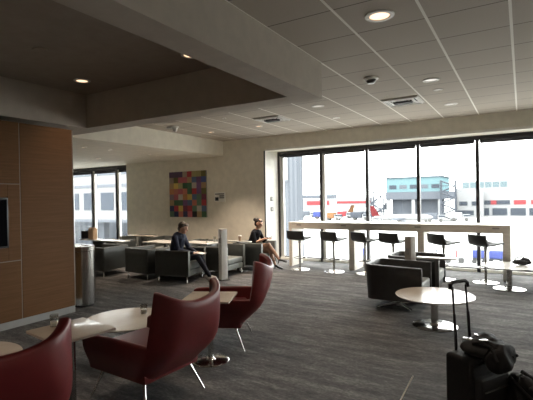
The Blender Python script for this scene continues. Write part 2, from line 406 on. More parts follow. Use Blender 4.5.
def vent(loc, label, w=.60, d=.58, slots='square'):
    t = thing('air_vent', label, 'air vent', loc)
    b = BM(); bxx(b, -w / 2, w / 2, -d / 2, d / 2, -.012, 0); obj('vent_plate', b, M['vent'], t, False)
    b = BM()
    for k in range(3):
        q = .27 - k * .075; 
        for s in (-1, 1):
            bxx(b, -q, q, s * q - .012, s * q + .012, -.030 + k * .004, -.012); bxx(b, s * q - .012, s * q + .012, -q, q, -.030 + k * .004, -.012)
    obj('vent_louvre', b, M['vent'], t, False)
    b = BM(); bxx(b, -.15, .15, -.07, .07, -.045, -.012); bxx(b, -.23, -.17, -.1, .2, -.014, -.012); bxx(b, .17, .23, -.2, .1, -.014, -.012); obj('vent_gap', b, M['vent_dark'], t, False)
    return t
vent((-1.747, 7.577, CZ), 'square white air vent with dark slots, nearest the window mullions')
vent((-4.43, 7.673, CZ), 'square air diffuser in the tiles left of the beam corner')

# ================================================================ ART, SIGNS
t = thing('painting', 'colourful painting of a grid of squares on the beige wall', 'painting', (-8.61, 9.785, 1.155))
PAL = dict(p=(.10, .06, .12), P=(.17, .08, .20), b=(.40, .32, .24), r=(.42, .04, .05), R=(.50, .12, .14), k=(.42, .38, .16), o=(.15, .14, .04), g=(.05, .13, .06),
           G=(.12, .22, .14), s=(.10, .16, .28), n=(.02, .03, .09), w=(.62, .56, .48), y=(.62, .44, .10), O=(.55, .22, .08), c=(.55, .18, .12), m=(.18, .03, .06), t=(.42, .28, .14), x=(.01, .01, .015), B=(.06, .10, .30), q=(.25, .18, .22))
rows = ['pppbrkko', 'boRRtsPB', 'tykggwPt', 'OcRcgrPo', 'qRwOysGm', 'tggPscGr', 'nrymrGws', 'GncnRxtg']
bm = BM(); cw, chh = 1.44 / 8, 1.37 / 8; cl = bm.loops.layers.float_color.new('Col')
for j, row in enumerate(rows):
    for i, ch in enumerate(row):
        x = -.72 + i * cw; zz = 1.37 - (j + 1) * chh
        f = bm.faces.new([bm.verts.new(v) for v in ((x, -.032, zz), (x + cw, -.032, zz), (x + cw, -.032, zz + chh), (x, -.032, zz + chh))])
        k = random.uniform(.85, 1.15)
        for lp in f.loops: lp[cl] = (*[c * k for c in PAL[ch]], 1)
m, nt, bb = nodes_of('painted_squares'); at = nt.nodes.new('ShaderNodeVertexColor'); at.layer_name = 'Col'; nt.links.new(at.outputs[0], bb.inputs['Base Color']); bb.inputs['Roughness'].default_value = .6
obj('painted_surface', bm, m, t, False)
b = BM(); bxx(b, -.72, .72, -.031, .012, 0, 1.37); obj('canvas', b, M['power_wood'], t, False)
t = thing('wall_placard', 'small grey placard on the wall right of the painting', 'placard', (-7.42, 9.79, 1.60))
b = BM(); bxx(b, -.19, .19, -.012, .01, 0, .27); obj('placard_board', b, M['jamb'], t, False)
b = BM(); bxx(b, -.16, -.04, -.016, -.011, .03, .13); bxx(b, -.01, .16, -.016, -.011, .15, .18); bxx(b, -.01, .16, -.016, -.011, .10, .125); bxx(b, -.16, .16, -.016, -.011, .21, .235); obj('placard_print', b, M['ext_steel'], t, False)
for z_, nm, lb in ((1.60, 'thermostat', 'upper small grey wall plate on the white window jamb'), (1.32, 'light_switch', 'lower small wall plate on the white window jamb')):
    t = thing(nm, lb, 'wall plate', (-5.838, 10.02, z_), math.radians(-16.5))
    b = BM(); bxx(b, 0, .012, -.045, .045, 0, .12, bev=.004); obj('plate', b, M['grey_base'], t)
    b = BM(); bxx(b, .012, .018, -.012, .012, .03, .09); obj('toggle', b, M['vent'], t, False)

# ================================================================ TABLES
def pedestal_table(label, x, y, h, r=None, sq=None, rz=0, m='laminate', base_r=.20, name='round_table', post=.028, group=None, th=.022):
    t = thing(name, label, 'table', (x, y, 0), rz, group)
    b = BM()
    if r: lathe(b, [(r * .955, h - th), (r * .99, h - th * .6), (r, h - th * .35), (r, h - .003), (r - .004, h), (0, h)], n=72)
    else: bx(b, (0, 0, h - th / 2), (sq[0], sq[1], th), bev=.006)
    obj('tabletop', b, M[m], t)
    b = BM(); lathe(b, [(.0, h - th - .012), (.09, h - th - .012), (.09, h - th), (0, h - th)], n=24); obj('mounting_plate', b, M['steel_dark'], t)
    b = BM(); lathe(b, [(post, .012), (post, h - th - .012)], n=24); obj('pedestal', b, M['steel'], t)
    b = BM(); lathe(b, [(base_r, 0), (base_r, .006), (base_r - .01, .012), (post + .02, .018), (post + .006, .03), (post, .04)], n=56); obj('base', b, M['chrome'], t)
    return t
pedestal_table('round beige lounge table on a chrome disc base in front of the black tub chairs', -.985, 5.80, .40, r=.48, base_r=.275, post=.045)
pedestal_table('round beige table with a short glass, left of the middle red chair', -3.70, 3.19, .40, r=.455, base_r=.275, post=.04)
pedestal_table('small square beige table with a tumbler beside the nearest red chair', -3.08, 2.09, .67, sq=(.52, .47), rz=math.radians(-8), name='square_table', base_r=.2, post=.03)
pedestal_table('empty square beige table on a steel pedestal between the two farther red chairs', -2.80, 3.49, .67, sq=(.50, .46), rz=math.radians(24), name='square_table', base_r=.19, post=.028)
pedestal_table('round beige table cut by the left edge behind the nearest red chair', -3.98, 1.66, .40, r=.48, base_r=.275, post=.04)
pedestal_table('beige table edge peeking in at the bottom beside the suitcase', -.37, 2.34, .40, r=.46, base_r=.275, post=.04)
pedestal_table('round white table with a dark bag on it, at the right end of the bar', -.21, 8.62, .42, r=.45, m='laminate_white', base_r=.26, post=.045)

# glasses
def tumbler(x, y, z, label, r=.034, h=.095):
    t = thing('tumbler', label, 'glass', (x, y, z))
    b = BM(); lathe(b, [(0, .0), (r * .85, 0), (r, h), (r - .003, h), (r * .8, .008), (0, .008)], n=28, cap=False); obj('glass_body', b, M['tumbler'], t)
    b = BM(); lathe(b, [(0, .009), (r * .78, .009), (r * .86, h * .45), (0, h * .45)], n=24, cap=False); obj('ice_water', b, M['paper'], t)
    return t
tumbler(-3.27, 2.07, .671, 'clear tumbler on the small square table in front of the nearest red chair')
tumbler(-3.70, 3.42, .401, 'short glass on the round table beside the middle red chair', r=.042, h=.10)
tumbler(-.63, 2.365, .401, 'drinking glass with the straw at the bottom edge', r=.045, h=.11)
t = thing('drinking_straw', 'thin pale straw slanting up at the bottom of the picture, left of the suitcase', 'straw', (-.652, 2.35, .42))
b = BM(); tube(b, [(0, 0, 0), (.121, .081, .26)], .0036, 8); obj('straw_tube', b, M['white_plastic'], t)

# ================================================================ RED WING CHAIRS
def sstep(a, b_, x):
    x = max(0, min(1, (x - a) / (b_ - a))); return x * x * (3 - 2 * x)
def make_red_chair(label, loc, rz):
    t = thing('wing_chair', label, 'armchair', loc, rz, 'red leather wing chairs')
    hw, xf, xb, rad = .35, .42, -.30, .16
    # plan path (bottom), arclength-sampled, from right-front round the back to left-front
    path = []
    n1, n2, n3 = 26, 10, 12
    for i in range(n1): path.append((xf + (xb + rad - xf) * i / n1, -hw))
    for i in range(n2):
        a = PI / 2 * i / n2; path.append((xb + rad - rad * math.sin(a), -hw + rad - rad * math.cos(a)))
    for i in range(n3): path.append((xb, -hw + rad + (2 * hw - 2 * rad) * i / n3))
    right = path[:]
    path = right + [(xb, hw - rad)]
    for i in range(1, n2 + 1):
        a = PI / 2 * i / n2; path.append((xb + rad - rad * math.cos(a), hw - rad + rad * math.sin(a)))
    for i in range(1, n1 + 1): path.append((xb + rad + (xf - xb - rad) * i / n1, hw))
    P_ = [Vector((x, y)) for x, y in path]; n = len(P_)
    zb = .25
    bm = BM(); rings = []
    for i, p in enumerate(P_):
        d = (P_[min(i + 1, n - 1)] - P_[max(i - 1, 0)]).normalized(); nrm = Vector((d.y, -d.x))   # outward
        if nrm.dot(Vector((p.x - .05, p.y))) < 0: nrm = -nrm
        side = p.x          # along the arms
        wing = 1 - sstep(-.215, -.17, side)                       # 1 on the wings and back, 0 on the arms
        back = sstep(-.10, xb, side) if side > xb else 1.0
        dip = .5 + .5 * math.cos(PI * min(1, abs(p.y) / hw)) if side < -.1 else 0
        cen = (1 - min(1, abs(p.y) / hw) ** 2.2) if side < -.1 else 0
        ztop = .56 + .02 * sstep(.42, .0, side) + wing * (.43 - .115 * cen)
        if side > xf - .06: ztop -= .02 * ((side - xf + .06) / .06) ** 2
        sidelean = .225 * (1 - sstep(-.2, .3, side))
        th = .055 + .015 * wing
        fl = .025
        ring = []
        K = 12
        def pos(z, off):
            tt = (z - zb) / .65
            tz = max(0, tt) ** 1.25
            q = p + nrm * (off + fl * tz + .02 * math.sin(PI * min(1, max(0, tt))))
            taper = -.045 * (1 - sstep(0, .35, tt))
            q = q + nrm * taper
            ls = sidelean * sstep(-.1, .52, tt); lc = .29 * (1 - max(0, 1 - max(0, tt)) ** 1.9)
            return Vector((q.x - (ls * (1 - cen) + lc * cen if side < -.1 else ls), q.y, z))
        for k in range(K + 1): ring.append(pos(zb + (ztop - zb - .02) * k / K, 0))
        for a in (30, 60, 90, 120, 150):
            ca, sa = math.cos(math.radians(a)), math.sin(math.radians(a))
            ring.append(pos(ztop - .02 + .02 * sa, -th / 2 + th / 2 * ca))
        for k in range(K + 1): ring.append(pos(ztop - .02 - (ztop - .02 - zb) * k / K, -th))
        rings.append([bm.verts.new(v) for v in ring])
    for a, c in zip(rings, rings[1:]):
        for k in range(len(a)): bm.faces.new((a[k], c[k], c[(k + 1) % len(a)], a[(k + 1) % len(a)]))
    bm.faces.new(rings[0]); bm.faces.new(list(reversed(rings[-1])))
    obj('shell', bm, M['red_leather'], t, True, 50)
    b = BM(); bx(b, (.06, 0, .385), (.66, .56, .15), bev=.045, seg=4); obj('seat_cushion', b, M['red_seat'], t)
    b = BM(); bx(b, (.055, 0, .285), (.66, .60, .09), bev=.02, seg=2); obj('seat_base', b, M['red_leather'], t)
    for sx, sy in ((1, 1), (1, -1), (-1, 1), (-1, -1)):
        b = BM(); x0 = .05 + sx * .25; tube(b, [(x0, sy * .24, .25), (x0 + sx * .02, sy * .26, .20), (.04 + sx * .355, sy * .325, .0)], [.014, .014, .009], 12)
        obj('leg', b, M['chrome'], t)
    return t
red = make_red_chair('middle red leather wing chair, back to us, left of the round table’s glass', (-2.78, 2.64, 0), PI + math.radians(-3))
red['label'] = 'middle red leather wing chair, seen whole from behind beside the round table'
dup(red, (-3.06, 4.03, 0), PI + math.radians(25.5), 'farthest red wing chair, drawn up to the empty square table')
dup(red, (-2.85, 1.345, 0), PI - math.radians(15), 'nearest red wing chair, cut off by the lower left corner')

# ================================================================ TUB / CLUB CHAIRS
def u_shell(w, d, th, r, z0, z1, slope=.0, flare=0.0):
    """U-shaped shell open to +X with rounded rear corners and rounded rim"""
    xf, xb, hw = d / 2, -d / 2, w / 2
    path = []
    n1, n2, n3 = 10, 8, 6
    for i in range(n1): path.append((xf + (xb + r - xf) * i / n1, -hw))
    for i in range(n2):
        a = PI / 2 * i / n2; path.append((xb + r - r * math.sin(a), -hw + r - r * math.cos(a)))
    for i in range(n3 + 1): path.append((xb, -hw + r + (w - 2 * r) * i / n3))
    for i in range(1, n2 + 1):
        a = PI / 2 * i / n2; path.append((xb + r - r * math.cos(a), hw - r + r * math.sin(a)))
    for i in range(1, n1 + 1): path.append((xb + r + (xf - xb - r) * i / n1, hw))
    P_ = [Vector(p) for p in path]; n = len(P_); bm = BM(); rings = []
    for i, p in enumerate(P_):
        dd = (P_[min(i + 1, n - 1)] - P_[max(i - 1, 0)]).normalized(); nrm = Vector((dd.y, -dd.x))
        if nrm.dot(p) < 0: nrm = -nrm
        zt = z1 - slope * (p.x - xb) / d
        ring = []
        for k in range(5):
            z = z0 + (zt - .012 - z0) * k / 4; q = p + nrm * flare * (k / 4 - 1); ring.append((q.x, q.y, z))
        for a in (30, 60, 90, 120, 150):
            q = p + nrm * (-th / 2 + th / 2 * math.cos(math.radians(a))); ring.append((q.x, q.y, zt - .012 + .012 * math.sin(math.radians(a))))
        q = p - nrm * th
        ring.append((q.x, q.y, zt - .012)); ring.append((q.x, q.y, z0))
        rings.append([bm.verts.new(v) for v in ring])
    for a, c in zip(rings, rings[1:]):
        for k in range(len(a)): bm.faces.new((a[k], c[k], c[(k + 1) % len(a)], a[(k + 1) % len(a)]))
    bm.faces.new(rings[0]); bm.faces.new(list(reversed(rings[-1])))
    return bm
def make_tub(label, loc, rz):
    t = thing('tub_chair', label, 'armchair', loc, rz, 'black swivel tub chairs')
    obj('shell', u_shell(.78, .84, .065, .15, .15, .67, .02, .03), M['black_leather'], t, True, 45)
    b = BM(); bx(b, (.05, 0, .33), (.72, .64, .17), bev=.04, seg=3); obj('seat_cushion', b, M['lit_leather'], t)
    b = BM(); bx(b, (.02, 0, .20), (.74, .66, .09), bev=.015); obj('seat_base', b, M['black_leather'], t)
    b = BM(); lathe(b, [(.035, .035), (.035, .16)], n=20); obj('post', b, M['chrome'], t)
    b = BM(); lathe(b, [(0, .02), (.06, .02), (.05, .05), (0, .05)], n=20)
    for k in range(4):
        a = PI / 4 + k * PI / 2
        tube(b, [(.03 * math.cos(a), .03 * math.sin(a), .045), (.36 * math.cos(a), .36 * math.sin(a), .016)], [.022, .015], 10)
    obj('star_base', b, M['chrome'], t)
    return t
tub = make_tub('nearer black swivel tub chair, behind the round beige table at right', (-1.64, 6.60, 0), 0)
dup(tub, (-1.586, 7.64, 0), 0, 'farther black tub chair, behind the grey charging tower')
dup(tub, (.62, 9.15, 0), math.radians(172), 'black chair at the right edge beside the white table with the bag')

def make_club(label, loc, rz, w=.78, d=.78):
    t = thing('club_chair', label, 'armchair', loc, rz, 'dark boxy lounge chairs')
    obj('shell', u_shell(w, d, .085, .045, .13, .645, .0, .0), M['green_leather'], t, True, 45)
    for sy in (-1, 1):
        b = BM(); bx(b, (d / 2 + .003, sy * (w / 2 - .0425), .385), (.012, .078, .50), bev=.004); obj('arm_front_lit', b, M['lit_leather'], t)  # arm ends paler than the shell: the light on them is painted in
    b = BM(); bx(b, (.05, 0, .315), (d - .10, w - .18, .12), bev=.03, seg=3); obj('seat_cushion', b, M['lit_leather'], t)
    b = BM(); bx(b, (.04, 0, .19), (d - .09, w - .175, .115), bev=.012); obj('seat_base', b, M['lit_leather'], t)
    for sx in (-1, 1):
        for sy in (-1, 1):
            b = BM(); lathe(b, [(.018, 0), (.012, .01), (.012, .13)], (sx * (d / 2 - .06), sy * (w / 2 - .06), 0), 12); obj('leg', b, M['chrome'], t)
    return t
club = make_club('dark club chair in which the person in navy sits', (-6.22, 6.80, 0), math.radians(12))
dup(club, (-7.09, 6.77, 0), math.radians(84), 'dark club chair turned away, directly left of the one holding the navy-dressed person')
dup(club, (-5.82, 7.68, 0), math.radians(2), 'empty club chair with pale, window-lit seat right behind the white tower')
dup(club, (-5.53, 8.62, 0), math.radians(3), 'dark club chair in which the person in black sits near the window jamb')
dup(club, (-6.95, 8.35, 0), math.radians(-90), 'dark club chair facing us across the table behind the person in navy')
dup(club, (-8.55, 8.82, 0), math.radians(-80), 'dark club chair against the beige wall, below and left of the painting')
dup(club, (-8.35, 6.55, 0), math.radians(185), 'dark club chair with a bright seat edge right of the steel bin')
dup(club, (-9.35, 7.66, 0), math.radians(100), 'dark club chair below the table in front of the far windows')
dup(club, (-9.75, 8.9, 0), math.radians(-90), 'dark club chair nearest the far left windows')

def side_table(label, x0, x1, y0, y1, h=.70, m='laminate_white', rz=0):
    cx, cy = (x0 + x1) / 2, (y0 + y1) / 2
    t = thing('side_table', label, 'table', (cx, cy, 0), rz)
    w, d = x1 - x0, y1 - y0
    b = BM(); bx(b, (0, 0, h - .0125), (w, d, .025), bev=.006); obj('tabletop', b, M[m], t)
    b = BM(); bx(b, (0, 0, (h - .025 + .02) / 2), (.06, min(.06, d * .6), h - .045)); obj('pedestal', b, M['steel_dark'], t, False)
    b = BM(); bx(b, (0, 0, .01), (min(.45, w * .7), min(.4, d * .9), .02), bev=.005); obj('base', b, M['steel_dark'], t)
    return t
side_table('white-topped table with glasses behind the person in navy', -6.75, -5.95, 7.35, 7.85)
side_table('pale table top between the person in navy and the chair on their left', -7.9, -6.9, 7.30, 7.85, .68)
side_table('narrow white table holding a paper cup beside the person in black', -6.02, -5.32, 8.10, 8.20)
side_table('pale table in front of the beige wall at the far left lounge', -9.45, -8.45, 8.20, 8.36, .72, 'laminate')
side_table('long white-topped table at the far left beside the brown bag', -9.9, -8.3, 7.02, 7.28, .70)
side_table('white table top fixed to the grey tower between the two black tub chairs', -1.46, -.86, 7.05, 7.18, .70)

def tower(label, x, y, h, m1, rz=0, w=.12, d=.22):
    t = thing('charging_tower', label, 'charging tower', (x, y, 0), rz)
    b = BM(); bx(b, (0, 0, h / 2), (w, d, h), bev=.012); obj('tower_body', b, M[m1], t)
    b = BM(); bx(b, (0, -d / 2 - .002, h - .24), (w * .6, .006, .10)); obj('outlet_plate', b, M['grey_base'], t, False)
    b = BM(); bx(b, (0, 0, .01), (w + .06, d + .05, .02), bev=.004); obj('base', b, M['steel_dark'], t)
    return t
tower('tall slim white charging tower standing right of the person in navy', -5.33, 7.10, 1.06, 'white_plastic', math.radians(-28), .15, .14)
tower('grey charging tower between the two black tub chairs by the bar', -1.565, 7.11, 1.02, 'power_wood', math.radians(-28), .125, .125)

# small things on the far tables
t = thing('paper_cup', 'paper cup on the narrow table beside the person in black', 'cup', (-5.62, 8.15, .701))
b = BM(); lathe(b, [(0, 0), (.030, 0), (.040, .11), (.042, .112), (.0, .112)], n=24, cap=False); obj('cup_body', b, M['brown_paper'], t)
b = BM(); lathe(b, [(0, .112), (.043, .112), (.040, .125), (0, .127)], n=24, cap=False); obj('cup_lid', b, M['paper'], t)
tumbler(-6.08, 7.52, .701, 'left glass of the pair on the table behind the person in navy', .036, .09)
tumbler(-5.99, 7.68, .701, 'right glass of the pair on the table behind the person in navy', .036, .13)
t = thing('paper_bag', 'brown paper bag standing on the far left table by the windows', 'bag', (-9.55, 7.15, .701))
b = BM(); bx(b, (0, 0, .14), (.20, .13, .28), bev=.01); obj('bag_body', b, M['brown_paper'], t)
b = BM(); bx(b, (0, 0, .285), (.18, .05, .03), bev=.008); obj('folded_top', b, M['brown_paper'], t)
t = thing('laptop', 'dark open laptop on the far left table beside the brown bag', 'laptop', (-9.87, 7.12, .701))
b = BM(); bx(b, (0, 0, .008), (.14, .22, .014)); obj('keyboard_base', b, M['black_plastic'], t, False)
b = BM(); bx(b, (.06, .02, .11), (.25, .012, .20), rz=.5); obj('lid', b, M['black_plastic'], t, False)

# ================================================================ BIN
t = thing('litter_bin', 'tall cylindrical brushed-steel litter bin beside the wood panelling', 'bin', (-6.09, 4.385, 0))
b = BM(); lathe(b, [(0, .03), (.165, .03), (.165, .88), (0, .88)], n=56); obj('bin_body', b, M['steel'], t)
b = BM(); lathe(b, [(0, 0), (.15, 0), (.15, .03), (0, .03)], n=40); obj('foot_ring', b, M['black_plastic'], t)
b = BM(); lathe(b, [(0.165, .885), (.172, .89), (.172, .955), (.16, .965), (.10, .965), (.095, .93), (.095, .885)], n=56, cap=False); obj('lid', b, M['steel'], t)

# ================================================================ BAR TABLE AND STOOLS
bar = thing('bar_table', 'long pale wooden bar-height table running along the windows', 'table', (-4.95, 9.30, 0), 0)
BL = 4.75
b = BM(); bxx(b, 0, BL, 0, .62, 1.045, 1.08, bev=.004, seg=1); obj('tabletop', b, M['bar_wood'], bar, False)
b = BM(); bxx(b, .0, BL, .004, .04, .92, 1.043); bxx(b, .0, BL, .58, .616, .92, 1.043); obj('apron', b, M['bar_wood'], bar, False)
for lx in (.0, 1.54, 3.05, BL - .13):
    b = BM(); bxx(b, lx, lx + (.08 if lx == 0 else .13), .01, .60, 0, .925 if 0 < lx < 4 else 1.043); obj('leg', b, M['bar_wood'], bar, False)
for ox in (.22, 1.36, 3.0, 4.45):
    b = BM(); bxx(b, ox, ox + .12, -.006, .004, 1.0, 1.03); obj('power_outlet', b, M['power_wood'], bar, False)
def make_stool(label, loc, rz):
    t = thing('bar_stool', label, 'stool', loc, rz, 'bar stools at the window table')
    b = BM(); lathe(b, [(.225, 0), (.225, .006), (.21, .012), (.05, .022), (.03, .05)], n=48); obj('base', b, M['chrome'], t)
    b = BM(); lathe(b, [(.024, .02), (.024, .62), (.034, .63), (.034, .69)], n=20); obj('post', b, M['steel'], t)
    b = BM(); pts = [(.15 * math.cos(a) + .02, .15 * math.sin(a), .28) for a in [2 * PI * k / 24 for k in range(25)]]
    tube(b, pts, .009, 8); tube(b, [(.02, 0, .28), (.17, 0, .28)], .008, 8); tube(b, [(.02, 0, .28), (-.13, 0, .28)], .008, 8); obj('footrest', b, M['steel'], t)
    # moulded seat: profile swept across the width (waterfall front, low back)
    prof = [(.27, .735), (.24, .748), (.12, .738), (0, .722), (-.11, .715), (-.17, .73), (-.195, .78), (-.21, .85), (-.22, .915)]
    b = BM(); N_ = 10; rows_t = []
    for i, (x, z) in enumerate(prof):
        row = []
        for k in range(N_ + 1):
            v = -1 + 2 * k / N_; wd = .205 - (.04 if i == 0 else (.015 if i == 1 else 0)) - .01 * (i > 6)
            row.append((x + (.03 * v * v if i > 4 else -.01 * v * v), v * wd * 1.12, z + .022 * v * v * (i < 5)))
        rows_t.append(row)
    top = [[b.verts.new(v) for v in row] for row in rows_t]
    def off(i, v):
        return Vector(v) + (Vector((0, 0, -.028)) if i < 5 else Vector((-.028, 0, -.008 if i < 7 else 0)))
    bot = [[b.verts.new(off(i, v)) for v in row] for i, row in enumerate(rows_t)]
    R_ = len(prof)
    for i in range(R_ - 1):
        for k in range(N_):
            b.faces.new((top[i][k], top[i][k + 1], top[i + 1][k + 1], top[i + 1][k])); b.faces.new((bot[i][k], bot[i + 1][k], bot[i + 1][k + 1], bot[i][k + 1]))
        b.faces.new((top[i][0], top[i + 1][0], bot[i + 1][0], bot[i][0])); b.faces.new((top[i][N_], bot[i][N_], bot[i + 1][N_], top[i + 1][N_]))
    for k in range(N_):
        b.faces.new((top[0][k], bot[0][k], bot[0][k + 1], top[0][k + 1])); b.faces.new((top[-1][k], top[-1][k + 1], bot[-1][k + 1], bot[-1][k]))
    obj('seat', b, M['black_leather'], t, True, 60)
    return t
st = make_stool('first black bar stool from the left, at the bar’s left end', (-4.47, 8.93, 0), math.radians(84))
for (x, y, a, lb) in ((-3.64, 8.97, 74, 'second black bar stool from the left end of the bar'),
                      (-2.93, 9.00, 60, 'third black bar stool from the left, right of the bar’s inner leg'),
                      (-2.33, 9.02, 74, 'fourth black bar stool from the left, behind the grey tower'),
                      (-1.35, 9.06, 52, 'fifth black bar stool from the left, behind the farther tub chair'),
                      (-.61, 9.08, 48, 'rightmost black bar stool, near the bar’s right leg')):
    dup(st, (x, y, 0), math.radians(a), lb)

# bag on the white table
t = thing('shoulder_bag', 'dark slouchy bag lying on the white table at the right edge', 'bag', (-.02, 8.72, .421), .3)
b = BM(); ell(b, (0, 0, .05), (.16, .09, .05)); ell(b, (.06, .02, .08), (.08, .07, .05)); obj('bag_body', b, M['black_cloth'], t)
b = BM(); tube(b, [(-.12, 0, .08), (-.08, 0, .13), (0, .02, .15), (.07, .02, .12)], .010, 8); obj('strap', b, M['black_cloth'], t)

# ================================================================ SUITCASE
t = thing('suitcase', 'black wheeled suitcase with its handle raised, lower right', 'suitcase', (-.315, 3.42, 0), math.radians(60))
# local: x = width (away from the camera), y = thickness (negative = front, to the right)
b = BM(); bx(b, (0, 0, .295), (.36, .22, .49), bev=.035, seg=4); obj('case_body', b, M['black_cloth'], t)
b = BM(); bx(b, (0, -.135, .25), (.31, .07, .34), bev=.025, seg=3); obj('front_pocket', b, M['black_cloth'], t)
b = BM(); tube(b, [(-.13, -.172, .33), (.13, -.172, .33)], .005, 6); obj('zipper', b, M['steel_dark'], t)
b = BM(); tube(b, [(-.16, -.113, .50), (.16, -.113, .50)], .005, 6); obj('zipper', b, M['steel_dark'], t)
b = BM(); tube(b, [(-.07, .02, .54), (-.06, .02, .575), (.06, .02, .575), (.07, .02, .54)], .012, 8); obj('top_handle', b, M['black_plastic'], t)
b = BM()
for sx in (-.08, .08): tube(b, [(sx, .085, .50), (sx * .97, .10, .80)], .011, 10); tube(b, [(sx * .97, .10, .78), (sx * .94, .115, 1.0)], .008, 10)
hd = obj('pull_handle', b, M['black_plastic'], t)
b = BM(); tube(b, [(-.10, .112, .98), (-.095, .117, 1.015), (-.07, .12, 1.03), (.07, .12, 1.03), (.095, .117, 1.015), (.10, .112, .98)], .015, 10); obj('grip', b, M['black_plastic'], hd)
for sx in (-.14, .14):
    b = BM(); tube(b, [(sx - .012, .08, .028), (sx + .012, .08, .028)], .028, 16); obj('wheel', b, M['tyre'], t)
    b = BM(); bx(b, (sx, -.08, .025), (.03, .04, .05), bev=.005); obj('foot', b, M['black_plastic'], t)
# soft bag on top of the case
t = thing('backpack', 'black backpack with pale straps heaped on top of the suitcase', 'bag', (-.27, 3.39, .56), math.radians(60))
b = BM(); ell(b, (.0, -.02, .035), (.18, .12, .06)); ell(b, (.07, .0, .05), (.10, .10, .06)); ell(b, (.02, -.14, -.02), (.15, .07, .09)); crumple(b, 14, .02, 2); obj('bag_body', b, M['black_cloth'], t)
b = BM()
for k in range(5):
    x = -.12 + k * .055; tube(b, [(x, -.02 + .02 * (k % 2), .085), (x + .03, -.07, .095 - .01 * k), (x + .05, -.13, .07 - .015 * k), (x + .02, -.19, 0)], .012, 8)
obj('strap', b, M['black_cloth'], t)
b = BM(); bx(b, (-.10, .03, .095), (.035, .06, .012), rz=.4, bev=.004); bx(b, (-.05, -.06, .10), (.06, .03, .01), rz=-.3, bev=.004); bx(b, (.0, .03, .105), (.05, .02, .01), rz=.8, bev=.003); obj('buckle', b, M['steel'], t)
# soft bag on the floor beyond
t = thing('duffel_bag', 'dark crumpled bag on the carpet right of the suitcase, at the corner', 'bag', (.06, 3.44, 0), math.radians(-32))
b = BM(); rng = random.Random(3)
for k in range(9):
    u = k / 8; ell(b, (-.12 + .5 * u, .02 * rng.uniform(-1, 1), .22 - .15 * u), (.09, .10, .20 - .13 * u), 14)
crumple(b, 11, .045, 5); obj('bag_body', b, M['black_cloth'], t)
b = BM(); tube(b, [(-.14, -.06, .38), (-.02, -.10, .33), (.12, -.10, .25), (.28, -.08, .16)], .014, 8); tube(b, [(-.12, .04, .41), (0, .06, .36), (.2, .05, .26)], .014, 8); obj('strap', b, M['black_cloth'], t)

# ================================================================ PEOPLE
def capsule(bm, p0, p1, r0, r1, n=14):
    p0, p1 = Vector(p0), Vector(p1); d = p1 - p0
    if d.length > 1e-6: tube(bm, [p0, p0 + d * .5, p1], [r0, (r0 + r1) / 2, r1], n)
    ell(bm, p0, (r0, r0, r0), n); ell(bm, p1, (r1, r1, r1), n)
def capdist(q, s):
    p0, p1, r0, r1 = Vector(s[0]), Vector(s[1]), s[2], s[3]; d = p1 - p0; L2 = d.length_squared
    u = 0 if L2 < 1e-9 else max(0, min(1, (q - p0).dot(d) / L2)); return (q - (p0 + d * u)).length - (r0 + (r1 - r0) * u)
def hand_segs(w, d, up, palm_side, lab='skin', s=1.0):
    """wrist point, forward dir, dorsal dir: palm + four curled fingers + thumb"""
    w, d, up = Vector(w), Vector(d).normalized(), Vector(up).normalized(); sd = d.cross(up).normalized() * palm_side
    out = []
    for k, ln in enumerate((.85, 1.0, .95, .75)):
        o = sd * (.030 - .020 * k) * s
        kn = w + d * .085 * s + o; out.append((w + d * .012, kn, .016 * s, .012 * s, lab))
        a = kn + (d * .8 - up * .45).normalized() * .036 * ln * s; b_ = a + (d * .45 - up * .85).normalized() * .026 * ln * s
        out.append((kn, a, .0095 * s, .009 * s, lab)); out.append((a, b_, .009 * s, .0075 * s, lab))
    t0 = w + d * .02 + sd * .02; t1 = t0 + (d * .6 + sd * .7 - up * .2).normalized() * .042 * s; t2 = t1 + (d * .85 + sd * .1 - up * .45).normalized() * .032 * s
    out += [(t0, t1, .014 * s, .011 * s, lab), (t1, t2, .011 * s, .0085 * s, lab)]
    return out
